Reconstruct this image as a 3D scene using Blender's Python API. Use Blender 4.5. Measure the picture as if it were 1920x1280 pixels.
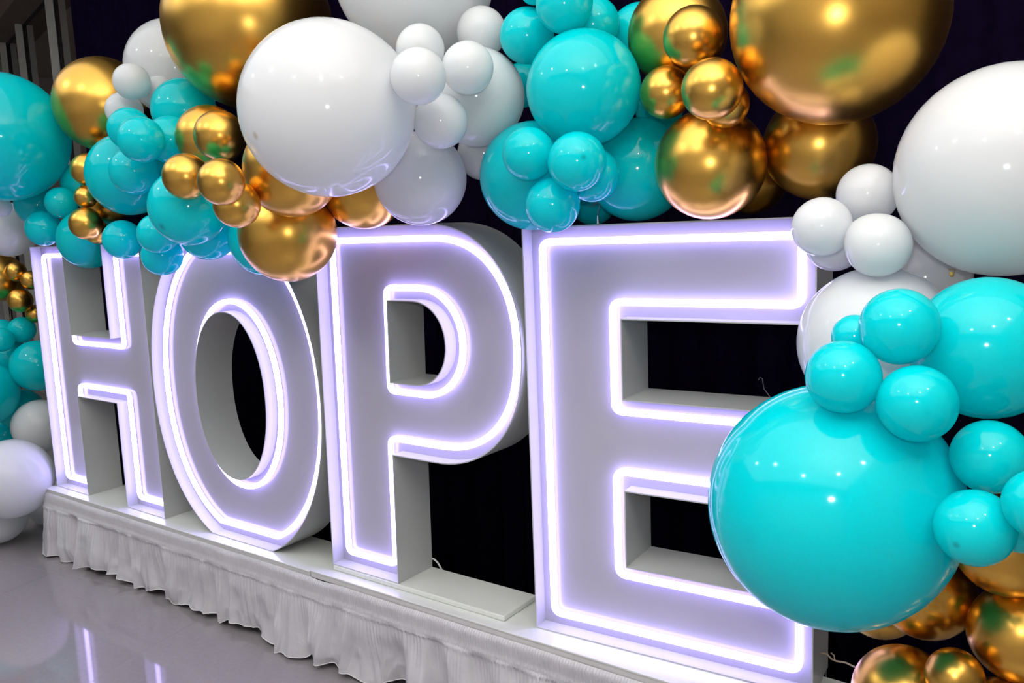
import bpy, math, random
import numpy as np
from mathutils import Vector, Matrix
from mathutils.geometry import tessellate_polygon

for o in list(bpy.data.objects):
    bpy.data.objects.remove(o)
sc = bpy.context.scene
COL = sc.collection
R = math.radians
random.seed(7)

# ------------------------------------------------------------------ camera
CAM = Vector((3.2896, -1.9462, 1.2110))
cd = bpy.data.cameras.new('camera')
cd.sensor_width = 36.0
cd.lens = 1583.13 / 1920 * 36
cd.clip_start = 0.05
cam = bpy.data.objects.new('camera', cd)
cam.location = CAM
cam.rotation_euler = (R(82.1865), R(2.2452), R(36.1585))
COL.objects.link(cam)
sc.camera = cam
CM = cam.rotation_euler.to_matrix()
CR, CU, CF = CM @ Vector((1, 0, 0)), CM @ Vector((0, 1, 0)), CM @ Vector((0, 0, -1))

# ------------------------------------------------------------------ world, lights, exposure
w = bpy.data.worlds.new('world')
sc.world = w
w.use_nodes = True
bg = w.node_tree.nodes['Background']
bg.inputs[0].default_value = (0.75, 0.8, 1.0, 1)
bg.inputs[1].default_value = 0.03
sc.view_settings.view_transform = 'Standard'
sc.view_settings.look = 'None'
sc.view_settings.gamma = 1.0
sc.view_settings.use_curve_mapping = False
sc.view_settings.exposure = 0.0
NEON_STRENGTH = 8.6
sc.cycles.max_bounces = 7
sc.cycles.diffuse_bounces = 3
sc.cycles.glossy_bounces = 4
sc.cycles.transmission_bounces = 4
FLOOR = -0.343
CEIL = 3.40


def area_light(name, loc, rot, sx, sy, power, color=(1, 1, 1), shape='RECTANGLE'):
    ld = bpy.data.lights.new(name, 'AREA')
    ld.shape = shape
    ld.size = sx
    ld.size_y = sy
    ld.energy = power
    ld.color = color
    lo = bpy.data.objects.new(name, ld)
    lo.location = loc
    lo.rotation_euler = rot
    COL.objects.link(lo)
    return lo


# added fill, no real fixture: broad soft light standing in for ceiling bounce
area_light('ceiling_fill_light', (0.4, -2.2, CEIL - 0.06), (0, 0, 0), 9.0, 4.2, 158, (0.93, 0.97, 1.0))
# the camera's own flash, just over the lens
fl = area_light('camera_flash', CAM + CU * 0.13 + CF * 0.02, cam.rotation_euler, 0.085, 0.05, 7, (1.0, 0.98, 0.95))

# part of the flash is turned up and bounces off the ceiling
bl = bpy.data.lights.new('bounce_flash', 'SPOT')
bl.energy = 850
bl.spot_size = R(150)
bl.spot_blend = 1.0
bl.shadow_soft_size = 0.05
bo = bpy.data.objects.new('bounce_flash', bl)
bo.location = CAM + CU * 0.2 - CF * 0.05
bo.rotation_euler = (R(180 - 8), 0, R(36))
COL.objects.link(bo)

# ------------------------------------------------------------------ helpers


def new_obj(name, me, mat=None, parent=None, loc=None, rot=None):
    o = bpy.data.objects.new(name, me)
    COL.objects.link(o)
    if mat is not None and me is not None and not me.materials:
        me.materials.append(mat)
    if parent is not None:
        o.parent = parent
    if loc is not None:
        o.location = loc
    if rot is not None:
        o.rotation_euler = rot
    return o


def tag(o, label=None, cat=None, group=None, kind=None):
    if label:
        o['label'] = label
    if cat:
        o['category'] = cat
    if group:
        o['group'] = group
    if kind:
        o['kind'] = kind
    return o


def empty(name, loc=(0, 0, 0), rz=0.0):
    o = bpy.data.objects.new(name, None)
    o.empty_display_size = 0.1
    o.location = loc
    o.rotation_euler = (0, 0, rz)
    COL.objects.link(o)
    return o


class MB:
    """collects verts and faces of ONE part"""

    def __init__(self):
        self.v, self.f = [], []

    def add(self, verts, faces):
        k = len(self.v)
        self.v += [tuple(p) for p in verts]
        self.f += [tuple(i + k for i in q) for q in faces]

    def box(self, x0, x1, y0, y1, z0, z1):
        self.add([(x0, y0, z0), (x1, y0, z0), (x1, y1, z0), (x0, y1, z0), (x0, y0, z1), (x1, y0, z1), (x1, y1, z1), (x0, y1, z1)],
                 [(0, 3, 2, 1), (4, 5, 6, 7), (0, 1, 5, 4), (1, 2, 6, 5), (2, 3, 7, 6), (3, 0, 4, 7)])

    def tube(self, pts, rad, n=8, cap=True):
        pts = [Vector(p) for p in pts]
        rings = []
        prev = None
        for i, p in enumerate(pts):
            a = pts[max(i - 1, 0)]
            b = pts[min(i + 1, len(pts) - 1)]
            t = (b - a).normalized()
            if prev is None:
                ref = Vector((0, 0, 1)) if abs(t.z) < 0.9 else Vector((1, 0, 0))
                u = t.cross(ref).normalized()
            else:
                u = (prev - t * prev.dot(t)).normalized()
            prev = u
            vv = t.cross(u)
            r = rad[i] if isinstance(rad, (list, tuple)) else rad
            rings.append([p + (u * math.cos(2 * math.pi * k / n) + vv * math.sin(2 * math.pi * k / n)) * r for k in range(n)])
        V = [q for ring in rings for q in ring]
        F = []
        for i in range(len(pts) - 1):
            for k in range(n):
                k2 = (k + 1) % n
                F.append((i * n + k, i * n + k2, (i + 1) * n + k2, (i + 1) * n + k))
        if cap:
            F.append(tuple(reversed(range(n))))
            F.append(tuple((len(pts) - 1) * n + k for k in range(n)))
        self.add(V, F)

    def mesh(self, name, smooth=None):
        me = bpy.data.meshes.new(name)
        me.from_pydata(self.v, [], self.f)
        me.update()
        if smooth is not None:
            me.polygons.foreach_set('use_smooth', [True] * len(me.polygons))
            me.set_sharp_from_angle(angle=R(smooth))
        return me

    def build(self, name, mat, parent=None, loc=None, rot=None, smooth=None, bevel=None):
        o = new_obj(name, self.mesh(name, smooth), mat, parent, loc, rot)
        if bevel:
            m = o.modifiers.new('bevel', 'BEVEL')
            m.width = bevel
            m.segments = 2
            m.limit_method = 'ANGLE'
        return o


def grid_mesh(name, P, mat, smooth=True):
    """P: array (rows, cols, 3)"""
    nr, nc = P.shape[:2]
    idx = np.arange(nr * nc).reshape(nr, nc)
    q = np.stack([idx[:-1, :-1], idx[:-1, 1:], idx[1:, 1:], idx[1:, :-1]], -1).reshape(-1, 4)
    me = bpy.data.meshes.new(name)
    me.from_pydata(P.reshape(-1, 3).tolist(), [], q.tolist())
    me.update()
    if smooth:
        me.polygons.foreach_set('use_smooth', [True] * len(me.polygons))
    me.materials.append(mat)
    return me


# ------------------------------------------------------------------ materials


def pmat(name, col, rough=0.5, metal=0.0, spec=0.5, emis=None, estr=0.0, noise=None, bump=None, coat=0.0, ior=1.5):
    m = bpy.data.materials.new(name)
    m.use_nodes = True
    nt = m.node_tree
    b = nt.nodes['Principled BSDF']
    b.inputs['Base Color'].default_value = (*col, 1)
    b.inputs['Roughness'].default_value = rough
    b.inputs['Metallic'].default_value = metal
    b.inputs['IOR'].default_value = ior
    b.inputs['Specular IOR Level'].default_value = spec
    b.inputs['Coat Weight'].default_value = coat
    if emis:
        b.inputs['Emission Color'].default_value = (*emis, 1)
        b.inputs['Emission Strength'].default_value = estr
    if noise or bump:
        tc = nt.nodes.new('ShaderNodeTexCoord')
    if noise:
        sc_, amt = noise
        n = nt.nodes.new('ShaderNodeTexNoise')
        n.inputs['Scale'].default_value = sc_
        n.inputs['Detail'].default_value = 5
        nt.links.new(tc.outputs['Object'], n.inputs['Vector'])
        r = nt.nodes.new('ShaderNodeValToRGB')
        r.color_ramp.elements[0].position = 0.3
        r.color_ramp.elements[1].position = 0.7
        r.color_ramp.elements[0].color = (*[max(0, c * (1 - amt)) for c in col], 1)
        r.color_ramp.elements[1].color = (*[min(1, c * (1 + amt)) for c in col], 1)
        nt.links.new(n.outputs['Fac'], r.inputs['Fac'])
        nt.links.new(r.outputs['Color'], b.inputs['Base Color'])
    if bump:
        sc_, st = bump
        n2 = nt.nodes.new('ShaderNodeTexNoise')
        n2.inputs['Scale'].default_value = sc_
        n2.inputs['Detail'].default_value = 4
        nt.links.new(tc.outputs['Object'], n2.inputs['Vector'])
        bp = nt.nodes.new('ShaderNodeBump')
        bp.inputs['Strength'].default_value = st
        bp.inputs['Distance'].default_value = 0.01
        nt.links.new(n2.outputs['Fac'], bp.inputs['Height'])
        nt.links.new(bp.outputs['Normal'], b.inputs['Normal'])
    return m


def latex_mat(name, col, tipcol, rough, translucent, tipsize=0.13):
    """thin rubber skin: glossy surface, a little light passing through, thicker darker spot at the tip (+Z of the balloon)"""
    m = bpy.data.materials.new(name)
    m.use_nodes = True
    nt = m.node_tree
    b = nt.nodes['Principled BSDF']
    out = nt.nodes['Material Output']
    b.inputs['Roughness'].default_value = rough
    b.inputs['IOR'].default_value = 1.48
    b.inputs['Specular IOR Level'].default_value = 0.42
    tc = nt.nodes.new('ShaderNodeTexCoord')
    d = nt.nodes.new('ShaderNodeVectorMath')
    d.operation = 'DISTANCE'
    d.inputs[1].default_value = (0, 0, 1.0)
    nt.links.new(tc.outputs['Object'], d.inputs[0])
    r = nt.nodes.new('ShaderNodeValToRGB')
    r.color_ramp.elements[0].position = 0.02
    r.color_ramp.elements[0].color = (*tipcol, 1)
    r.color_ramp.elements[1].position = tipsize
    r.color_ramp.elements[1].color = (*col, 1)
    nt.links.new(d.outputs['Value'], r.inputs['Fac'])
    nt.links.new(r.outputs['Color'], b.inputs['Base Color'])
    if translucent > 0:
        t = nt.nodes.new('ShaderNodeBsdfTranslucent')
        nt.links.new(r.outputs['Color'], t.inputs['Color'])
        mx = nt.nodes.new('ShaderNodeMixShader')
        mx.inputs[0].default_value = translucent
        nt.links.new(b.outputs[0], mx.inputs[1])
        nt.links.new(t.outputs[0], mx.inputs[2])
        nt.links.new(mx.outputs[0], out.inputs['Surface'])
    return m


M_TURQ = latex_mat('turquoise_latex', (0.001, 0.76, 0.82), (0.001, 0.72, 0.78), 0.10, 0.36)
M_TURQ_TIP = latex_mat('turquoise_latex_dark_tip', (0.001, 0.76, 0.82), (0.001, 0.45, 0.50), 0.10, 0.36)
M_WHITE = latex_mat('white_latex', (0.84, 0.86, 0.88), (0.82, 0.84, 0.85), 0.10, 0.36)
M_WHITE_TIP = latex_mat('white_latex_dark_tip', (0.84, 0.86, 0.88), (0.66, 0.62, 0.52), 0.10, 0.36, 0.06)
M_GOLD = pmat('gold_chrome_latex', (0.76, 0.44, 0.088), rough=0.30, metal=1.0)
M_GOLD_TIP = M_GOLD
M_LETTER = pmat('white_painted_metal', (0.50, 0.515, 0.52), rough=0.32, noise=(6, 0.02))
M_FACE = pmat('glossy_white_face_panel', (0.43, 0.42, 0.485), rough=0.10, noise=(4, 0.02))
M_NEON = pmat('lit_neon_silicone', (0.9, 0.9, 0.95), rough=0.5, emis=(0.47, 0.385, 1.0), estr=NEON_STRENGTH)
M_TRACK = pmat('neon_mounting_track', (0.30, 0.29, 0.34), rough=0.5)
M_PLAT = pmat('white_laminate', (0.72, 0.74, 0.72), rough=0.22, noise=(9, 0.02))
M_EDGE = pmat('grey_white_edge_band', (0.62, 0.61, 0.62), rough=0.4, noise=(20, 0.03))
M_SKIRT = pmat('white_satin_cloth', (0.55, 0.54, 0.58), rough=0.28, bump=(22, 0.35), noise=(14, 0.04))
M_HEM = pmat('white_hem_cloth', (0.82, 0.82, 0.82), rough=0.5, bump=(60, 0.2))
M_CURTAIN = pmat('black_drape_cloth', (0.0040, 0.0022, 0.0105), rough=0.95, noise=(30, 0.2), spec=0.0)
M_TILE = pmat('polished_grey_tile', (0.255, 0.232, 0.245), rough=0.06, noise=(60, 0.04), spec=0.5)
M_GROUT = pmat('grey_grout', (0.50, 0.48, 0.48), rough=0.6, noise=(40, 0.1))
M_WALL = pmat('off_white_plaster', (0.72, 0.70, 0.67), rough=0.85, noise=(5, 0.03))
M_WALL2 = pmat('taupe_plaster', (0.30, 0.27, 0.25), rough=0.85, noise=(5, 0.03))
M_CEIL = pmat('beige_ceiling_paint', (0.62, 0.57, 0.50), rough=0.9, noise=(4, 0.03))
M_SOFFIT = pmat('brown_soffit_paint', (0.20, 0.155, 0.13), rough=0.8, noise=(6, 0.06))
M_FRAME = pmat('white_window_post_paint', (0.55, 0.54, 0.50), rough=0.5, noise=(10, 0.03))
M_GASKET = pmat('black_rubber_gasket', (0.01, 0.01, 0.012), rough=0.6)
M_GLASS = pmat('dark_night_glass', (0.035, 0.024, 0.02), rough=0.03, spec=0.5)
M_STEEL = pmat('bright_steel_wire', (0.6, 0.6, 0.62), rough=0.3, metal=1.0)
M_NYLON = pmat('clear_grey_nylon', (0.22, 0.22, 0.28), rough=0.3)
M_TWINE = pmat('tan_twine', (0.45, 0.36, 0.26), rough=0.9, bump=(300, 0.5))
M_CABLE = pmat('white_cable', (0.75, 0.75, 0.78), rough=0.4)
M_BRASS = pmat('gold_clip_metal', (0.75, 0.52, 0.10), rough=0.3, metal=1.0)
M_LAMP = pmat('lamp_glow', (1, 1, 1), emis=(1.0, 0.97, 0.92), estr=30)
M_LAMPRING = pmat('white_lamp_ring', (0.8, 0.8, 0.8), rough=0.4)
M_FOOT = pmat('grey_plastic_foot', (0.35, 0.30, 0.30), rough=0.5)

# ------------------------------------------------------------------ the room
mb = MB()
mb.box(-9.5, 6.2, -6.2, 4.2, FLOOR - 0.08, FLOOR - 0.0007)
floor = tag(mb.build('floor', M_GROUT), 'polished grey tiled floor', kind='structure')
ta = 0.1963          # the tile grid is turned a little against the platform
ux, uy = math.cos(ta), math.sin(ta)
TS = 1.057
tm = MB()
g = 0.0009
tm.box(g, TS - g, g, TS - g, -0.010, 0.0)
tile_mesh = tm.mesh('tile')
tile_mesh.materials.append(M_TILE)
for i in range(-9, 7):
    for j in range(-6, 5):
        u0, v0 = 0.239 + TS * i, -0.008 + TS * j
        cx, cy = u0 + TS / 2, v0 + TS / 2
        X, Y = cx * ux - cy * uy, cx * uy + cy * ux
        if not (-8.7 < X < 5.4 and -5.4 < Y < 3.4):
            continue
        t = new_obj('tile', tile_mesh, None, floor, (u0 * ux - v0 * uy, u0 * uy + v0 * ux, FLOOR), (0, 0, ta))

mb = MB()
mb.box(-9.5, 6.2, -6.2, 4.2, CEIL, CEIL + 0.1)
tag(mb.build('ceiling', M_CEIL), 'plain beige ceiling', kind='structure')
for nm, b_ in (('wall_back', (-1.5, 6.2, 0.98, 1.08)), ('wall_front', (-9.5, 6.2, -5.7, -5.6)), ('wall_right', (5.6, 5.7, -5.6, 0.98)), ('wall_left', (-9.1, -9.0, -5.6, 4.0))):
    mb = MB()
    mb.box(*b_, FLOOR, CEIL)
    tag(mb.build(nm, M_WALL2 if nm == 'wall_right' else M_WALL), 'plain painted wall', kind='structure')

# glazed wall running away to the left behind the curtain's end
WP, WD = Vector((-3.772, 1.600, 0)), Vector((-0.967, 0.254, 0)).normalized()
wang = math.atan2(WD.y, WD.x)
HEAD = 3.17
win = MB()
win.box(-1.6, 5.4, -0.02, 0.0, FLOOR, FLOOR + 0.06)
win = tag(win.build('window_1', M_FRAME, None, WP, (0, 0, wang)), 'dark glazed wall with white posts at far left', kind='structure')
# local frame: +X runs along the wall away from the camera, +Y points into the room
posts = [-1.45, -0.163, 1.116, 1.982, 2.85, 3.72]
for s in posts:
    p = MB()
    p.box(s - 0.0, s + 0.05, 0.012, 0.062, FLOOR + 0.06, HEAD)
    p.build('window_post', M_FRAME, win)
    p = MB()
    p.box(s + 0.004, s + 0.046, 0.0, 0.012, FLOOR + 0.06, HEAD)
    p.build('gasket', M_GASKET, win)
for a, b_ in zip(posts[:-1], posts[1:]):
    p = MB()
    p.box(a + 0.05, b_, -0.014, -0.006, FLOOR + 0.06, HEAD)
    p.build('pane', M_GLASS, win)
p = MB()
p.box(-1.6, 5.4, -0.04, 0.004, HEAD - 0.02, HEAD)
p.build('head_gasket', M_GASKET, win)
so = MB()
so.box(-1.7, 5.4, -0.05, 0.20, HEAD, CEIL)
tag(so.build('trim_1', M_SOFFIT, None, WP, (0, 0, wang)), 'brown boxed soffit above the glazed wall', kind='structure')

# ------------------------------------------------------------------ black curtain
xs = np.linspace(-1.66, 5.2, 900)
zs = np.linspace(FLOOR + 0.012, CEIL - 0.03, 14)
rng = np.random.RandomState(3)
fold = np.zeros_like(xs)
ph = np.cumsum(0.7 + 0.6 * rng.rand(len(xs))) * (xs[1] - xs[0]) * 2 * math.pi / 0.13
fold = 0.022 * np.sin(ph) + 0.010 * np.sin(ph * 0.37 + 1.0) + 0.004 * np.sin(ph * 2.1)
P = np.zeros((len(zs), len(xs), 3))
for r_, z in enumerate(zs):
    k = 0.55 + 0.45 * (CEIL - z) / (CEIL - FLOOR)
    P[r_, :, 0] = xs + 0.006 * np.sin(ph * 0.5 + z)
    P[r_, :, 1] = 0.645 + fold * k * 0.7
    P[r_, :, 2] = z
cur = new_obj('curtain', grid_mesh('curtain', P, M_CURTAIN))
sm = cur.modifiers.new('cloth_thickness', 'SOLIDIFY')
sm.thickness = 0.004
tag(cur, 'floor-length black curtain with vertical folds behind the letters', 'curtain')

# ------------------------------------------------------------------ platform modules and skirt
PF, PB = -0.050, 0.192


def platform(x0, x1, ztop, label, legs):
    t = empty('platform', ((x0 + x1) / 2, (PF + PB) / 2, FLOOR))
    tag(t, label, 'platform', 'white platform modules under the letters')
    mx, my = t.location.x, t.location.y
    p = MB()
    p.box(x0 - mx, x1 - mx, PF - my, PB - my, ztop - 0.006 - FLOOR, ztop - FLOOR)
    p.build('top_panel', M_PLAT, t, bevel=0.0012)
    p = MB()
    p.box(x0 - mx + 0.001, x1 - mx - 0.001, PF - my + 0.002, PF - my + 0.022, ztop - 0.026 - FLOOR, ztop - 0.0062 - FLOOR)
    p.box(x0 - mx + 0.001, x1 - mx - 0.001, PB - my - 0.022, PB - my - 0.002, ztop - 0.026 - FLOOR, ztop - 0.0062 - FLOOR)
    p.build('edge_rail', M_EDGE, t, bevel=0.001)
    for lx in legs:
        for ly in (PF + 0.05, PB - 0.03):
            q = MB()
            q.tube([(lx - mx, ly - my, 0.02), (lx - mx, ly - my, ztop - 0.0062 - FLOOR)], 0.016, 12)
            lg = q.build('leg', M_EDGE, t, smooth=40)
            q = MB()
            q.tube([(lx - mx, ly - my, 0.0), (lx - mx, ly - my, 0.022)], 0.02, 12)
            q.build('foot', M_FOOT, lg, smooth=40)
    return t


platform(-1.062, 0.935, 0.0, 'long white platform module under the letters H and O', (-1.0, -0.06, 0.88))
platform(0.937, 2.80, 0.0045, 'long white platform module under the letters P and E', (1.0, 1.87, 2.74))

# gathered skirt: one cloth with a shirred header, a stitched ridge and loose ruffles


def smooth_noise(n, step, rs):
    k = int(n / step) + 4
    v = rs.rand(k) * 2 - 1
    t_ = np.arange(n) / step
    i = t_.astype(int)
    f = t_ - i
    f = f * f * (3 - 2 * f)
    return v[i] * (1 - f) + v[i + 1] * f


rs = np.random.RandomState(11)
# path: back-left end -> front-left corner -> front-right -> back-right end
path = []
step = 0.00105
L1, L2 = PB - PF + 0.01, 2.812 + 1.072
n1, n2 = int(L1 / step), int(L2 / step)
for i in range(n1):
    path.append((-1.070, PB - i * step, -1, 0))
for i in range(n2 + 1):
    path.append((-1.070 + L2 * i / n2, PF - 0.010, 0, -1))
for i in range(1, n1):
    path.append((2.812, PF - 0.010 + i * step, 1, 0))
path = np.array(path)
N = len(path)
# soften the two corners
for _ in range(10):
    path[1:-1] = (path[:-2] + 2 * path[1:-1] + path[2:]) / 4
s_ = np.arange(N) * step
rows = np.concatenate([np.linspace(0, 0.2, 9), np.linspace(0.2, 0.245, 6)[1:], np.linspace(0.245, 1.0, 26)[1:]])
shir = np.sin(2 * math.pi * s_ / 0.0098 + 2.4 * smooth_noise(N, 60, rs))
gath = np.sin(2 * math.pi * s_ / 0.0165 + 3.0 * smooth_noise(N, 45, rs))
f1 = smooth_noise(N, 88, rs)
f2 = smooth_noise(N, 40, rs)
f3 = smooth_noise(N, 20, rs)
f4 = smooth_noise(N, 130, rs)
warp = [smooth_noise(N, 70, rs) for _ in range(4)]
pinch = [smooth_noise(N, 34, rs) for _ in range(5)]
hem = -0.318 + 0.019 * smooth_noise(N, 90, rs) + 0.006 * smooth_noise(N, 38, rs)
ztop = -0.0195


def noise2(nr, nc, sr, scol, rs_):
    kr, kc = int(nr / sr) + 3, int(nc / scol) + 3
    v = rs_.rand(kr, kc) * 2 - 1
    tr, tcx = np.arange(nr) / sr, np.arange(nc) / scol
    ir, ic = tr.astype(int), tcx.astype(int)
    fr, fc = tr - ir, tcx - ic
    fr, fc = (fr * fr * (3 - 2 * fr))[:, None], (fc * fc * (3 - 2 * fc))[None]
    return (v[ir][:, ic] * (1 - fr) * (1 - fc) + v[ir + 1][:, ic] * fr * (1 - fc) + v[ir][:, ic + 1] * (1 - fr) * fc + v[ir + 1][:, ic + 1] * fr * fc)


NR = len(rows)
cr1 = 1 - np.abs(noise2(NR, N, 13.0, 58, rs)) * 2
cr2 = 1 - np.abs(noise2(NR, N, 8.0, 30, rs)) * 2
lump = noise2(NR, N, 15.0, 66, rs)
dip = np.exp(-((path[:, 0] - 1.0) / 0.05) ** 2)
P = np.zeros((NR, N, 3))
for r_, a in enumerate(rows):
    z0 = ztop - 0.004 * dip
    z = z0 + (hem - z0) * a if a > 0.25 else z0 + (-0.322 - z0) * a
    b = min(max((a - 0.22) / 0.78, 0), 1)
    if a < 0.2:
        off = 0.0022 * shir + 0.003 * f4
    elif a <= 0.245:
        off = 0.0045 + 0.0026 * shir + 0.003 * f4
    else:
        off = 0.003 * f4
    drop = b ** 0.55
    ridge = 1 - np.abs(f1) * 1.6
    off = off + drop * (0.030 * ridge + 0.019 * f2 + 0.005 * f3 + 0.004) + 0.0028 * gath * (1 - b) ** 3 * (a > 0.245)
    off = off + drop * (0.0060 * cr1[r_] + 0.0030 * cr2[r_] + 0.022 * lump[r_])
    if r_ < 2:
        off = (-0.0100, -0.0025)[r_] + 0.3 * off
    sh = (warp[0] * b + warp[1] * b * b) * 0.022
    P[r_, :, 0] = path[:, 0] + path[:, 2] * off + np.abs(path[:, 3]) * sh
    P[r_, :, 1] = path[:, 1] + path[:, 3] * off
    P[r_, :, 2] = z
skirt = new_obj('platform_skirt', grid_mesh('platform_skirt', P, M_SKIRT))
tag(skirt, 'white gathered satin skirt with ruffled hem around the low platform', 'skirt')
q = MB()
hp = P[-1, ::6]
q.tube([tuple(p_) for p_ in hp], 0.0014, 5)
q.build('hem_seam', M_HEM, skirt, smooth=60)

# ------------------------------------------------------------------ light-up letters
DEPTH, RECESS, WALL = 0.172, 0.050, 0.0035


def offset_loop(loop, d):
    """shift a closed loop to its left (the material side) by d"""
    n = len(loop)
    out = []
    for i in range(n):
        p0, p1, p2 = Vector(loop[i - 1]), Vector(loop[i]), Vector(loop[(i + 1) % n])
        e1, e2 = (p1 - p0).normalized(), (p2 - p1).normalized()
        n1_, n2_ = Vector((-e1.y, e1.x)), Vector((-e2.y, e2.x))
        m = n1_ + n2_
        m = m / max(1e-6, m.length)
        k = d / max(0.3, m.dot(n1_))
        out.append(p1 + m * k)
    return out


def round_loop(loop, rad, ang=28, seg=7):
    n = len(loop)
    out = []
    for i in range(n):
        p0, p1, p2 = Vector(loop[i - 1]), Vector(loop[i]), Vector(loop[(i + 1) % n])
        a, b = (p0 - p1), (p2 - p1)
        turn = math.pi - a.angle(b)
        if turn < R(ang):
            out.append(p1)
            continue
        t = rad * math.tan(turn / 2)
        t = min(t, a.length * 0.45, b.length * 0.45)
        q0, q1 = p1 + a.normalized() * t, p1 + b.normalized() * t
        for k in range(seg + 1):
            u = k / seg
            out.append(q0 * (1 - u) ** 2 + p1 * 2 * u * (1 - u) + q1 * u * u)
    return out


def fill(loops, y, flip=False):
    V = [[Vector((p[0], p[1], 0)) for p in l] for l in loops]
    tris = tessellate_polygon(V)
    flat = [p for l in loops for p in l]
    mbx = MB()
    vv = [(p[0], y, p[1]) for p in flat]
    ff = []
    for t in tris:
        a, b, c = (Vector(flat[i]) for i in t)
        cr = (b - a).cross(c - a)
        # front faces look towards -Y
        if (cr > 0) != flip:
            ff.append(tuple(t))
        else:
            ff.append(tuple(reversed(t)))
    mbx.add(vv, ff)
    return mbx


def sweep(path_, prof):
    """prof: closed list of (u across, h towards the front)"""
    n = len(path_)
    k = len(prof)
    mbx = MB()
    V = []
    for i in range(n):
        a, p, b = Vector(path_[i - 1]), Vector(path_[i]), Vector(path_[(i + 1) % n])
        e1, e2 = (p - a).normalized(), (b - p).normalized()
        nn = Vector((-e1.y, e1.x)) + Vector((-e2.y, e2.x))
        nn.normalize()
        sc_ = 1 / max(0.5, nn.dot(Vector((-e1.y, e1.x))))
        for (u, h) in prof:
            q_ = p + nn * u * sc_
            V.append((q_.x, RECESS - h, q_.y))
    F = []
    for i in range(n):
        i2 = (i + 1) % n
        for j in range(k):
            j2 = (j + 1) % k
            F.append((i * k + j, i2 * k + j, i2 * k + j2, i * k + j2))
    mbx.add(V, F)
    return mbx


TUBE = [(-0.0094, 0.005), (0.0094, 0.005), (0.0099, 0.012), (0.0080, 0.0180), (0.0036, 0.0212), (-0.0036, 0.0212), (-0.0080, 0.0180), (-0.0099, 0.012)]
TRACK = [(-0.0062, 0.0003), (0.0062, 0.0003), (0.0062, 0.005), (-0.0062, 0.005)]


def letter(loops, loc, rz, label, insets, rr=0.026):
    """loops: outer one counter-clockwise, holes clockwise; (x, z) in metres from the letter's left foot"""
    t = empty('marquee_letter', loc, rz)
    tag(t, label, 'letter', 'light-up letters on the platform')
    sh = MB()
    bp_ = []
    for l in loops:
        n = len(l)
        inn = offset_loop(l, WALL)
        rings = [(l, 0.0), (l, DEPTH), (inn, DEPTH), (inn, RECESS), (inn, 0.0)]
        V = []
        for lp, y in rings:
            V += [(p[0], y, p[1]) for p in lp]
        F = []
        for (a, b) in ((0, 1), (3, 4), (4, 0), (1, 2), (2, 3)):
            for i in range(n):
                i2 = (i + 1) % n
                F.append((a * n + i, b * n + i, b * n + i2, a * n + i2))
        sh.add(V, F)
        bp_.append(inn)
    sh.build('side_return', M_LETTER, t, smooth=25)
    fill(bp_, RECESS).build('face_panel', M_FACE, t)
    fill(bp_, DEPTH - 0.006, True).build('back_panel', M_LETTER, t)
    for l, d in zip(loops, insets):
        pth = round_loop(offset_loop(l, d), rr)
        tb = sweep(pth, TUBE).build('neon_tube', M_NEON, t, smooth=60)
        tag(tb, 'glowing white neon tube')
        sweep(pth, TRACK).build('mounting_track', M_TRACK, tb, smooth=30)
    return t


def superarc(cx, cz, a, b, n, a0, a1, k):
    out = []
    for i in range(k + 1):
        th = R(a0 + (a1 - a0) * i / k)
        c, s = math.cos(th), math.sin(th)
        out.append((cx + a * math.copysign(abs(c) ** (2 / n), c), cz + b * math.copysign(abs(s) ** (2 / n), s)))
    return out


# H
x1, x2, x3 = 0.312, 0.661, 0.967
Hl = [(0, 0), (x1, 0), (x1, 0.486), (x2, 0.486), (x2, 0), (x3, 0), (x3, 1.2), (x2, 1.2), (x2, 0.785), (x1, 0.785), (x1, 1.2), (0, 1.2)]
letter([Hl], (-1.039, 0, 0), 0, 'tall white letter H outlined with glowing neon, at the left end', [0.046])
# O: oval clipped flat at the foot and the crown
O_ = superarc(0.532, 0.612, 0.532, 0.648, 2.12, 0, 360, 120)[:-1]
Oc = []
for i in range(len(O_)):
    a, b = O_[i], O_[(i + 1) % len(O_)]
    for zc in (0.0, 1.2):
        pass
    if 0 <= a[1] <= 1.2:
        Oc.append(a)
    for zc in (0.0, 1.2):
        if (a[1] - zc) * (b[1] - zc) < 0:
            u = (zc - a[1]) / (b[1] - a[1])
            Oc.append((a[0] + (b[0] - a[0]) * u, zc))
# drop points that crowd the two clipped corners
Ol = []
for p_ in Oc:
    if p_[1] in (0.0, 1.2) or min(abs(p_[1]), abs(p_[1] - 1.2)) > 0.003:
        Ol.append(p_)
Oh = list(reversed(superarc(0.533, 0.593, 0.219, 0.330, 2.1, 0, 360, 90)[:-1]))
letter([Ol, Oh], (-0.062, 0, 0), 0, 'tall white letter O outlined with glowing neon, between H and P', [0.046, 0.040])
# P, standing on its own foot plate
Pl = [(0, 0), (0.327, 0), (0.337, 0.449)] + superarc(0.515, 0.827, 0.364, 0.378, 2.25, -90, 90, 44)[0:] + [(0.022, 1.206)]
Ph = [(0.345, 0.697), (0.352, 0.963)] + list(reversed(superarc(0.455, 0.830, 0.133, 0.133, 2.1, -90, 90, 26)))
pz = 0.0045 + 0.0185
lp_ = letter([Pl, Ph], (1.006, 0, pz), 0, 'tall white letter P outlined with glowing neon, on a flat foot plate', [0.046, 0.040])
q = MB()
q.box(0.004, 0.776, -0.004, DEPTH + 0.002, -0.0183, -0.0003)
q.build('foot_plate', M_PLAT, lp_, bevel=0.004)
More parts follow.
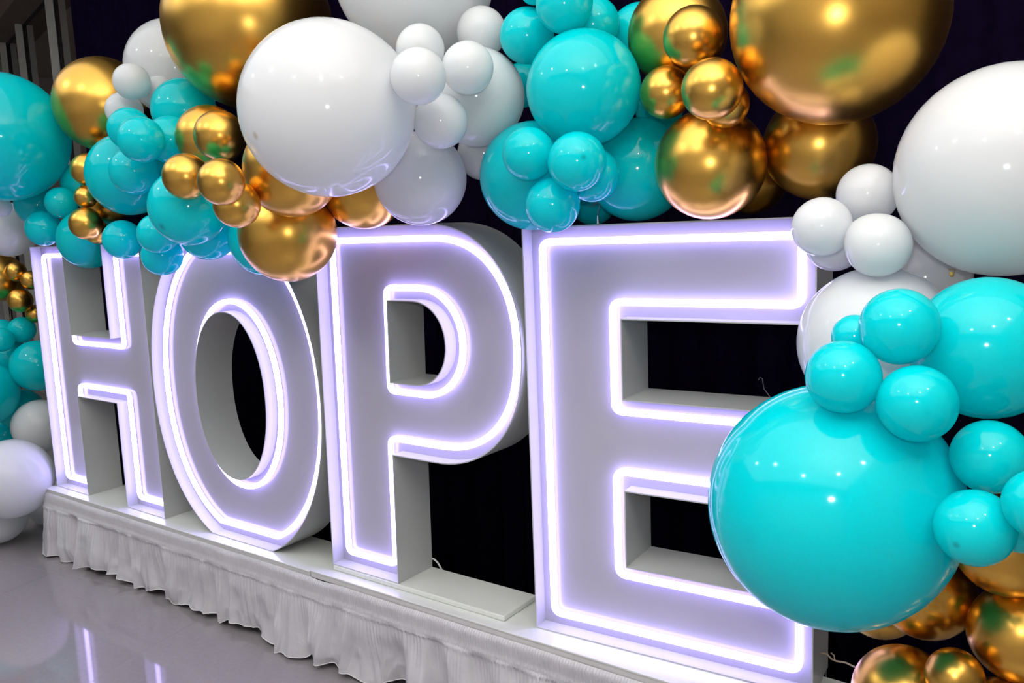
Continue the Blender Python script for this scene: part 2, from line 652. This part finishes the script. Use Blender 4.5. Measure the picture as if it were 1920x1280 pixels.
# E
Ew, ea = 0.808, 0.304
El = [(0, 0), (Ew, 0), (Ew, 0.2504), (ea, 0.2504), (ea, 0.4663), (Ew - 0.03, 0.4663), (Ew - 0.03, 0.7266), (ea, 0.7266), (ea, 0.944), (Ew, 0.944), (Ew, 1.2), (0, 1.2)]
letter([El], (1.8875, 0.0168, 0.0050), math.atan(0.0681), 'tall white letter E outlined with glowing neon, at the right end', [0.044])

# ------------------------------------------------------------------ balloons


def balloon_mesh(name, mat, seg=44, rings=30):
    prof = []
    for i in range(rings + 1):
        th = math.pi * i / rings
        r_, z = math.sin(th), math.cos(th)
        if z < 0:
            z *= 1.0 + 0.10 * (-z) ** 2
            r_ *= 1.0 - 0.02 * (1 - r_)
        prof.append((r_, z))
    prof = [p_ for p_ in prof[:-2]] + [(0.075, -1.12), (0.055, -1.17)]
    mbx = MB()
    V = [(0, 0, 1.0)]
    for (r_, z) in prof[1:]:
        V += [(r_ * math.cos(2 * math.pi * k / seg), r_ * math.sin(2 * math.pi * k / seg), z) for k in range(seg)]
    F = []
    for k in range(seg):
        F.append((0, 1 + k, 1 + (k + 1) % seg))
    m = len(prof) - 1
    for i in range(m - 1):
        for k in range(seg):
            k2 = (k + 1) % seg
            F.append((1 + i * seg + k, 1 + (i + 1) * seg + k, 1 + (i + 1) * seg + k2, 1 + i * seg + k2))
    F.append(tuple(1 + (m - 1) * seg + (seg - 1 - k) for k in range(seg)))
    mbx.add(V, F)
    me = mbx.mesh(name, smooth=60)
    me.materials.append(mat)
    return me


def knot_mesh(name, mat):
    prof = [(0.045, -1.165), (0.075, -1.185), (0.08, -1.21), (0.05, -1.235), (0.06, -1.26), (0.095, -1.29), (0.03, -1.285)]
    seg = 12
    mbx = MB()
    V, F = [], []
    for (r_, z) in prof:
        V += [(r_ * math.cos(2 * math.pi * k / seg), r_ * math.sin(2 * math.pi * k / seg), z) for k in range(seg)]
    for i in range(len(prof) - 1):
        for k in range(seg):
            k2 = (k + 1) % seg
            F.append((i * seg + k, (i + 1) * seg + k, (i + 1) * seg + k2, i * seg + k2))
    F.append(tuple(range(seg)))
    F.append(tuple((len(prof) - 1) * seg + (seg - 1 - k) for k in range(seg)))
    mbx.add(V, F)
    me = mbx.mesh(name, smooth=60)
    me.materials.append(mat)
    return me


KIND = {'t': ('turquoise balloons of the garland', M_TURQ), 'w': ('white balloons of the garland', M_WHITE), 'g': ('gold balloons of the garland', M_GOLD),
        'T': ('turquoise balloons of the garland', M_TURQ_TIP), 'W': ('white balloons of the garland', M_WHITE_TIP)}
BM = {k: balloon_mesh('balloon', v[1]) for k, v in KIND.items()}
KM = {k: knot_mesh('knot', v[1]) for k, v in KIND.items()}
# colour, centre x y z, radius, where the thick tip points, label
BALLOONS = [
    ('t', -0.7998, -0.1732, 1.6893, 0.2806, (0.71, -0.67, 0.24), 'huge turquoise balloon cut off by the left edge, beside large gold balloon'),
    ('g', -0.4114, 0.0966, 1.8099, 0.2037, (0.97, -0.17, -0.18), 'large gold balloon at upper left between huge turquoise balloon and white cluster'),
    ('w', -0.0649, 0.2412, 1.9348, 0.2042, (0.98, -0.17, 0.07), 'large white balloon tucked behind the left side of the huge gold balloon'),
    ('w', 0.1048, -0.0627, 1.8245, 0.0700, (0.52, -0.86, 0.04), 'small white balloon against the upper left gold balloon, upper of the two'),
    ('w', -0.0276, -0.0286, 1.7324, 0.0727, (0.60, -0.76, 0.25), 'small white balloon at upper left, peeking above a small turquoise balloon'),
    ('w', 0.0839, 0.0668, 1.7974, 0.0670, (0.92, -0.38, -0.05), 'small white balloon half hidden above a mid-size turquoise balloon at upper left'),
    ('t', 0.2482, 0.0601, 1.7097, 0.1234, (0.93, 0.04, -0.36), 'mid-size turquoise balloon tucked under the huge gold balloon at upper left'),
    ('t', 0.1550, -0.1200, 1.6351, 0.0809, (0.65, -0.76, 0.04), 'small turquoise balloon right behind the foremost turquoise one at upper left'),
    ('t', 0.4046, -0.2249, 1.5667, 0.0811, (0.81, -0.59, 0.04), 'foremost small turquoise balloon of upper left cluster, below the small white balloons'),
    ('t', 0.3447, -0.0709, 1.5808, 0.0896, (0.91, -0.30, -0.28), 'turquoise balloon half hidden between foremost small turquoise one and small gold cluster'),
    ('t', -0.0542, -0.0222, 1.4801, 0.1654, (0.96, -0.24, -0.16), 'large turquoise balloon at left that carries a smaller turquoise balloon on its front'),
    ('t', 0.2068, -0.1475, 1.4717, 0.0902, (0.70, -0.63, -0.33), 'small turquoise balloon lying on the front of large turquoise balloon above letter H'),
    ('T', 0.7616, -0.2947, 1.3135, 0.1268, (0.10, -0.86, -0.49), 'large turquoise balloon right under the small gold balloons, above letter O'),
    ('g', 0.5441, -0.0424, 1.5721, 0.1174, (0.79, -0.37, -0.49), 'mid-size gold balloon behind the topmost small gold balloon beside huge white balloon'),
    ('g', 0.7245, -0.1244, 1.5581, 0.0865, (0.83, -0.55, -0.05), 'small gold balloon touching left side of huge white balloon, topmost of its cluster'),
    ('g', 0.9073, -0.3879, 1.4008, 0.0712, (0.79, -0.59, 0.16), 'small gold balloon farthest left in the cluster beside the huge white balloon'),
    ('g', 1.3632, -0.5850, 1.3531, 0.0603, (0.74, -0.63, 0.22), 'foremost small gold balloon in the cluster left of the huge white balloon'),
    ('g', 1.3010, -0.4980, 1.2980, 0.0637, (0.46, -0.83, -0.32), 'small gold balloon lowest in the cluster left of the huge white balloon'),
    ('g', 1.3400, -0.3321, 1.3949, 0.1362, (0.49, -0.84, 0.24), 'large gold balloon partly covered by the lower left of the huge white balloon'),
    ('g', 1.1608, -0.2168, 1.2149, 0.1511, (0.51, -0.77, -0.39), 'large gold balloon with pink glow hanging in front of letters O and P'),
    ('g', 1.3406, -0.0523, 1.3540, 0.1359, (0.97, -0.08, 0.24), 'gold balloon peeking out between huge white balloon and top edge of letter P'),
    ('g', 0.5586, 0.1605, 1.9989, 0.3106, (0.95, -0.31, 0.06), 'huge gold balloon at top left, cut by top edge, behind huge white balloon'),
    ('W', 1.6391, -0.4531, 1.5178, 0.2174, (-0.14, -0.93, -0.34), 'huge glossy white balloon in front above the letters O and P'),
    ('w', 1.5783, -0.0331, 1.9397, 0.2322, (0.54, -0.75, -0.39), 'huge white balloon cut off by the top edge above the small white balloons'),
    ('w', 1.7393, -0.2054, 1.6829, 0.0643, (0.44, -0.84, 0.33), 'small white balloon topmost of the four beside the huge front white balloon'),
    ('w', 1.9106, -0.4102, 1.5673, 0.0660, (0.97, -0.25, 0.01), 'small white balloon overlapping right rim of huge front white balloon, left of four'),
    ('w', 1.9257, -0.2412, 1.6052, 0.0648, (0.72, -0.63, 0.28), 'small white balloon farthest right of the four, lying on large white balloon'),
    ('w', 1.8462, -0.2624, 1.4819, 0.0695, (0.61, -0.60, -0.52), 'small white balloon lowest of the four beside the huge front white balloon'),
    ('w', 1.8243, -0.0829, 1.5610, 0.1321, (0.63, -0.74, -0.25), 'large white balloon behind the four small white ones, next to turquoise balloons'),
    ('w', 1.6296, -0.1111, 1.3541, 0.1327, (0.50, -0.81, -0.30), 'large white balloon hanging just above the top edge of letter P'),
    ('w', 1.8017, -0.0176, 1.7451, 0.0687, (0.82, -0.29, -0.49), 'white balloon peeking out at top between huge white balloon and turquoise cluster'),
    ('w', 1.7404, 0.0474, 1.4225, 0.0771, (0.72, -0.63, -0.29), 'white balloon mostly hidden left of the turquoise balloons above letter E'),
    ('t', 1.9705, -0.0416, 1.7049, 0.0722, (0.86, -0.51, -0.01), 'small turquoise balloon at top centre, left of the three above large turquoise one'),
    ('t', 2.1225, -0.0940, 1.7492, 0.0711, (0.41, -0.86, 0.31), 'small turquoise balloon at top centre cut by top edge, middle of three'),
    ('t', 2.0187, -0.0728, 1.8055, 0.0367, (0.49, -0.82, 0.30), 'tiny slice of turquoise balloon at the top edge behind two small ones'),
    ('t', 2.1249, 0.0396, 1.7207, 0.0697, (0.22, -0.97, 0.09), 'small turquoise balloon at top centre, right of the three above large turquoise one'),
    ('t', 2.1902, 0.1747, 1.7026, 0.0857, (0.57, -0.82, 0.04), 'turquoise balloon sliver behind the left rim of the gold balloon at top'),
    ('t', 2.1617, -0.0782, 1.5423, 0.1428, (0.25, -0.96, 0.13), 'large turquoise balloon in front at top centre between white and gold balloons'),
    ('t', 1.8468, 0.1014, 1.6087, 0.0630, (0.68, -0.70, 0.19), 'turquoise balloon hidden in the gap between large white and large turquoise balloons'),
    ('t', 1.9727, -0.0378, 1.3409, 0.1451, (0.03, -0.93, -0.37), 'large turquoise balloon over the gap between letters P and E, behind smaller ones'),
    ('t', 2.2046, 0.1178, 1.3462, 0.1364, (0.89, -0.44, -0.13), 'large turquoise balloon above letter E, left of a large gold balloon'),
    ('t', 2.0787, -0.2089, 1.3841, 0.0647, (0.14, -0.99, 0.03), 'small turquoise balloon above letter E, left of the two upper front ones'),
    ('T', 2.2164, -0.2070, 1.3546, 0.0698, (0.70, -0.71, 0.07), 'foremost small turquoise balloon above letter E with a faint dark tip'),
    ('t', 2.1204, -0.1725, 1.2578, 0.0683, (0.45, -0.63, -0.63), 'small turquoise balloon touching the top left corner of letter E'),
    ('t', 2.1829, -0.0806, 1.3288, 0.0675, (0.58, -0.71, -0.40), 'small turquoise balloon half hidden behind foremost one above letter E'),
    ('t', 2.0302, 0.1759, 1.2697, 0.0668, (0.66, -0.64, -0.39), 'shaded turquoise balloon just above top edge of letter E behind the metal hook'),
    ('g', 2.3523, 0.0604, 1.6636, 0.1215, (0.85, -0.52, 0.05), 'large gold balloon at top centre behind a cluster of small gold balloons'),
    ('g', 2.4593, -0.0848, 1.6188, 0.0685, (0.37, -0.92, 0.09), 'small gold balloon topmost of the cluster left of the biggest gold balloon'),
    ('g', 2.3665, -0.0362, 1.5126, 0.0621, (0.54, -0.83, -0.15), 'small gold balloon leftmost of the cluster left of the biggest gold balloon'),
    ('g', 2.5494, -0.1940, 1.4814, 0.0646, (-0.14, -0.95, -0.27), 'small gold balloon foremost of the cluster left of the biggest gold balloon'),
    ('g', 2.5335, -0.0821, 1.4623, 0.0532, (-0.14, -0.98, -0.17), 'small gold balloon mostly hidden, resting on the large gold one above letter E'),
    ('g', 2.7691, -0.0647, 1.6114, 0.2160, (0.59, -0.79, 0.15), 'biggest gold balloon at top right, cut by the top edge'),
    ('g', 2.4504, 0.0274, 1.3404, 0.1337, (0.37, -0.92, -0.14), 'large gold balloon hanging right over the top edge of letter E'),
    ('g', 2.6710, 0.1559, 1.3724, 0.1291, (0.85, -0.52, -0.06), 'large gold balloon under the biggest gold balloon at right, in its shade'),
    ('g', 2.4732, 0.2443, 1.3078, 0.0923, (0.55, -0.76, -0.34), 'dark gold balloon in shade behind two large ones above letter E'),
    ('w', 2.8515, -0.1286, 1.2454, 0.0604, (0.42, -0.80, 0.42), 'small white balloon topmost of three beside the huge white balloon at right'),
    ('w', 2.7922, -0.2332, 1.1847, 0.0577, (-0.04, -1.00, 0.06), 'small white balloon covering the top right corner of letter E'),
    ('W', 2.9002, -0.2446, 1.1468, 0.0595, (0.77, -0.13, -0.63), 'small white balloon lowest of three beside the huge white balloon at right'),
    ('w', 3.0963, -0.1499, 1.2744, 0.1907, (0.44, -0.75, 0.50), 'huge white balloon cut off by the right edge'),
    ('w', 2.7874, -0.1260, 1.1493, 0.0587, (-0.33, -0.77, -0.54), 'white balloon peeking from behind the small one on corner of letter E'),
    ('w', 2.8840, -0.1796, 0.9521, 0.1500, (-0.12, -0.85, -0.51), 'large white balloon behind turquoise balloons at right end of letter E'),
    ('w', 2.9349, 0.0206, 1.0651, 0.0910, (0.38, -0.85, 0.36), 'shaded white balloon between huge right white balloon and a small white one'),
    ('t', 3.0975, -0.3414, 0.9755, 0.1195, (0.69, -0.67, 0.28), 'large turquoise balloon at right edge below the huge white balloon'),
    ('t', 2.9867, -0.4721, 1.0231, 0.0621, (0.12, -0.77, 0.62), 'small turquoise balloon topmost of the trio over the huge front turquoise balloon'),
    ('t', 2.9130, -0.5218, 0.9428, 0.0602, (-0.29, -0.85, 0.43), 'small turquoise balloon leftmost of the trio over the huge front turquoise balloon'),
    ('t', 3.0248, -0.5191, 0.9079, 0.0606, (0.43, -0.90, -0.03), 'small turquoise balloon lowest of the trio over the huge front turquoise balloon'),
    ('t', 2.8995, -0.4027, 0.9934, 0.0389, (0.01, -0.97, 0.25), 'turquoise balloon sliver between the trio and the large white balloon'),
    ('t', 3.1194, -0.4386, 0.8137, 0.0587, (0.43, -0.90, 0.04), 'small turquoise balloon near right edge below the large turquoise one'),
    ('T', 3.1144, -0.5439, 0.7280, 0.0578, (-0.28, -0.93, -0.22), 'small turquoise balloon with dark tip against right side of huge turquoise balloon'),
    ('t', 3.1995, -0.5651, 0.7857, 0.0502, (0.48, -0.78, 0.41), 'turquoise balloon cut by the right edge beside the one with dark tip'),
    ('t', 2.8712, -0.4255, 0.6880, 0.2193, (-0.36, -0.93, -0.04), 'huge turquoise balloon in front of the lower right of letter E'),
    ('t', 3.1655, -0.4477, 0.7057, 0.0386, (0.63, -0.75, 0.20), 'shaded turquoise balloon at right edge above the bottom gold balloons'),
    ('g', 3.1360, -0.2920, 0.6208, 0.0903, (0.18, -0.57, 0.80), 'gold balloon at right edge right below the small turquoise balloons'),
    ('g', 2.9939, -0.2225, 0.4734, 0.0918, (0.31, -0.74, 0.60), 'dark gold balloon under the right side of the huge turquoise balloon'),
    ('g', 3.1604, -0.2696, 0.4511, 0.0879, (0.68, -0.57, 0.46), 'dark gold balloon at right edge in the lower right corner'),
    ('g', 2.9753, -0.3154, 0.2975, 0.0913, (-0.12, -0.98, -0.13), 'gold balloon with pink sheen cut by bottom edge, tied with twine'),
    ('g', 3.0697, -0.3649, 0.3866, 0.0492, (-0.13, -0.87, 0.47), 'small gold balloon with bright highlight in the bottom right cluster'),
    ('g', 2.8876, -0.1142, 0.3920, 0.0856, (0.20, -0.90, 0.39), 'dark gold balloon mostly hidden below the huge turquoise balloon beside letter E'),
    ('g', 3.1409, -0.3146, 0.3157, 0.0596, (0.59, -0.80, -0.11), 'gold balloon slice at the bottom edge in the lower right corner'),
    ('t', -0.6633, 0.1117, 1.4799, 0.1046, (0.85, 0.19, -0.50), 'shaded turquoise balloon between huge left turquoise balloon and tiny gold balloons'),
    ('t', -0.6222, -0.0280, 1.3924, 0.0695, (0.86, -0.22, -0.47), 'small turquoise balloon just below the rim of the huge left turquoise balloon'),
    ('t', -0.9563, 0.0216, 1.3980, 0.0994, (0.93, 0.23, -0.28), 'turquoise balloon at left behind two small turquoise ones above letter H'),
    ('t', -0.7625, -0.0518, 1.2827, 0.0799, (0.97, -0.14, 0.18), 'small turquoise balloon sitting on the top left corner of letter H'),
    ('g', -0.3079, -0.0576, 1.5161, 0.0677, (0.58, -0.67, 0.47), 'small gold balloon at left topmost of three in a column above letter H'),
    ('g', -0.3012, -0.0803, 1.4018, 0.0466, (0.69, -0.72, 0.03), 'tiny gold balloon at left, middle of three in a column above letter H'),
    ('g', -0.2859, -0.1003, 1.2898, 0.0677, (0.82, -0.53, -0.23), 'small gold balloon at left lowest of three, right above letter H'),
    ('g', -0.3884, 0.0659, 1.4138, 0.1158, (0.99, 0.01, 0.15), 'gold balloon in shade behind the large turquoise balloon above letter H'),
    ('g', -0.3621, -0.0180, 1.2560, 0.0526, (0.82, -0.46, -0.34), 'pinkish gold balloon sliver between lowest small gold balloon and letter H'),
    ('t', -0.5341, 0.0300, 1.2258, 0.1318, (0.90, -0.36, -0.24), 'turquoise balloon sitting between the two upper arms of letter H'),
    ('w', -1.2370, 0.0000, 1.2902, 0.1345, (0.89, -0.43, -0.17), 'lilac-lit white balloon at left edge next to top corner of letter H'),
    ('t', -0.0626, -0.0706, 1.2167, 0.0790, (0.67, -0.51, -0.53), 'small turquoise balloon in front of top of right stroke of letter H'),
    ('t', 0.5035, -0.2557, 1.2316, 0.0703, (0.56, -0.81, 0.16), 'small turquoise balloon beside the one on H, above the lowest small one'),
    ('t', 0.4097, -0.1901, 1.1522, 0.0732, (0.91, -0.41, -0.10), 'lowest small turquoise balloon hanging in the gap between letters H and O'),
    ('t', 0.6237, -0.1345, 1.2360, 0.1046, (0.99, -0.05, -0.10), 'turquoise balloon in front of top of letter O under a larger one'),
    ('t', 0.9151, -0.1135, 1.1985, 0.1233, (0.98, -0.19, -0.10), 'turquoise balloon at top of letter O behind the pink-glowing gold balloon'),
    ('g', -1.8148, 0.2614, 1.0630, 0.0559, (0.92, -0.36, 0.12), 'small dark gold balloon at left edge, upper left of three behind letter H'),
    ('g', -1.7294, 0.2983, 1.0124, 0.0532, (0.99, -0.02, 0.13), 'small dark gold balloon half hidden by left rim of letter H'),
    ('g', -1.7857, 0.2533, 0.9006, 0.0672, (0.73, -0.65, 0.21), 'small dark gold balloon at left, lowest of those behind letter H'),
    ('g', -2.0006, 0.2510, 1.0298, 0.1365, (0.95, -0.29, -0.13), 'shaded gold balloon at left edge behind the small dark gold ones'),
    ('g', -1.7982, 0.3310, 0.8160, 0.0515, (0.94, 0.19, 0.27), 'tiny dark gold balloon just above turquoise ones behind letter H'),
    ('t', -1.8626, 0.2765, 0.7271, 0.0742, (0.97, 0.18, 0.16), 'small turquoise balloon behind left edge of letter H, right of small pair'),
    ('t', -1.9955, 0.2220, 0.7158, 0.0743, (0.59, -0.26, 0.77), 'shaded small turquoise balloon at left edge behind another small one'),
    ('t', -1.8317, 0.1497, 0.6863, 0.0665, (0.58, -0.74, 0.33), 'small bright turquoise balloon cut by the left edge left of letter H'),
    ('t', -1.7349, 0.2843, 0.5253, 0.1448, (0.98, 0.16, -0.12), 'turquoise balloon behind the middle of the left stroke of letter H'),
    ('t', -1.9099, 0.0371, 0.3913, 0.1951, (0.46, -0.86, 0.24), 'blue-lit turquoise balloon cut by the left edge beside letter H'),
    ('t', -2.0165, 0.2866, 0.2385, 0.1237, (0.92, -0.13, 0.36), 'shaded turquoise balloon between blue-lit turquoise and bluish white balloons at left'),
    ('w', -1.7294, 0.2580, 0.1786, 0.1511, (0.99, 0.01, -0.14), 'bluish white balloon behind lower left edge of letter H'),
    ('w', -1.2096, -0.1366, 0.0496, 0.1974, (0.88, -0.11, 0.46), 'large glossy white balloon at left next to the end of the skirted platform'),
    ('w', -1.4511, -0.1300, -0.1848, 0.1482, (0.83, -0.47, 0.28), 'white balloon on the floor at left edge under the large white one'),
    ('w', -1.5259, 0.1800, -0.2221, 0.1274, (0.87, -0.46, 0.17), 'white balloon on the floor behind left end of the platform skirt'),
    ('w', -1.0089, -0.1191, 1.3910, 0.0459, (0.41, -0.82, -0.40), 'slice of white balloon at left edge under the huge turquoise balloon'),
    ('t', -2.0355, 0.2765, 0.5546, 0.1050, (0.98, -0.14, 0.15), 'shaded turquoise balloon at left edge deep behind the small turquoise ones'),
    ('t', -2.1813, 0.2428, 0.0758, 0.1191, (0.95, -0.27, 0.15), 'shaded turquoise balloon low at left edge above large white balloon'),
    ('t', 2.2200, 0.2225, 1.5135, 0.0656, (0.52, -0.85, -0.09), 'shaded turquoise balloon wedged between large turquoise one and small gold balloons'),
]
for (c, x, y, z, rad, tip, label) in BALLOONS:
    o = new_obj('balloon', BM[c], None, None, (x, y, z))
    o.scale = (rad, rad, rad)
    d = Vector(tip)
    o.rotation_euler = d.to_track_quat('Z', 'Y').to_euler()
    tag(o, label, 'balloon', KIND[c][0])
    new_obj('knot', KM[c], None, o)

# ------------------------------------------------------------------ small things
# clear hook with metal eye hanging above the E
h = empty('hanging_hook', (2.118, 0.05, 1.207))
tag(h, 'small steel eye with clear hook standing on top of letter E', 'hook')
q = MB()
q.tube([(0, 0, 0.0), (0, 0, 0.022)], [0.0045, 0.0025], 10)
q.build('metal_eye', M_STEEL, h, smooth=60)
q = MB()
q.tube([(0, 0, 0.020), (0.001, 0, 0.032), (0.006, 0, 0.042), (0.006, 0, 0.052), (-0.001, 0, 0.057), (-0.010, 0, 0.052), (-0.013, 0, 0.046)], 0.0012, 6)
q.build('wire', M_NYLON, h, smooth=60)
# loose end of nylon line seen through the E
q = MB()
q.tube([(2.452, 0.35, 0.752), (2.456, 0.35, 0.760), (2.463, 0.35, 0.757), (2.465, 0.35, 0.745), (2.468, 0.35, 0.728), (2.478, 0.35, 0.716), (2.50, 0.33, 0.70), (2.60, 0.31, 0.45), (2.66, 0.30, 0.0), (2.67, 0.30, FLOOR + 0.002)], 0.0013, 6)
tag(q.build('nylon_line', M_NYLON, smooth=60), 'loose curled grey line seen through the upper opening of letter E', 'line')
# power cable behind the P
q = MB()
q.tube([(1.325, 0.168, 0.055), (1.337, 0.18, 0.048), (1.349, 0.184, 0.036), (1.356, 0.186, 0.024), (1.36, 0.19, 0.012), (1.366, 0.20, -0.02), (1.372, 0.21, -0.2), (1.38, 0.23, -0.335)], 0.0032, 8)
tag(q.build('power_cable', M_CABLE, smooth=60), 'thin white cable dropping behind the stem of letter P', 'cable')
# twine from the E to the gold balloons
q = MB()
q.tube([(2.700, 0.118, 0.108), (2.716, 0.112, 0.112), (2.728, 0.108, 0.104), (2.742, 0.10, 0.106), (2.775, 0.06, 0.13), (2.83, -0.02, 0.165), (2.905, -0.2, 0.265)], 0.0022, 7)
q.tube([(2.738, 0.101, 0.106), (2.735, 0.104, 0.118), (2.727, 0.104, 0.122)], 0.0016, 6)
tag(q.build('twine', M_TWINE, smooth=60), 'thin tan twine tied from letter E to the gold balloons', 'twine')
# gold clip between the white balloons at the right
ck = empty('garland_clip', (2.9956, -0.0475, 1.0805))
tag(ck, 'small gold wire clip above the large turquoise balloon at right', 'clip')
q = MB()
q.tube([(-0.010, 0, -0.006), (-0.008, 0, 0.008), (0.006, 0, 0.008), (0.003, 0, -0.006), (-0.010, 0, -0.006)], 0.0012, 6)
q.build('wire_loop', M_BRASS, ck, smooth=60)
q = MB()
q.box(-0.004, 0.002, -0.002, 0.002, -0.004, 0.004)
q.build('crimp', M_BRASS, ck, bevel=0.0008)

# round ceiling lamps over the room
for (x, y, pw, where) in ((3.9, -2.9, 9, 'just behind the photographer'), (2.0, -3.6, 9, 'deep in the room behind letter P'), (4.6, -1.6, 7, 'nearest the right wall'), (0.2, -2.6, 9, 'in front of letter O'), (-1.8, -2.0, 8, 'farthest left in front of letter H')):
    lt = empty('ceiling_lamp', (x, y, CEIL))
    tag(lt, 'round recessed ceiling lamp ' + where, 'lamp', 'ceiling lamps')
    q = MB()
    q.tube([(0, 0, -0.012), (0, 0, 0.0)], 0.075, 24)
    q.build('ring', M_LAMPRING, lt, smooth=40)
    q = MB()
    q.tube([(0, 0, -0.0145), (0, 0, -0.0125)], 0.055, 24)
    q.build('diffuser', M_LAMP, lt, smooth=40)
    a = area_light('lamp_light', (x, y, CEIL - 0.02), (0, 0, 0), 0.10, 0.10, pw, (1, 0.96, 0.9), 'DISK')
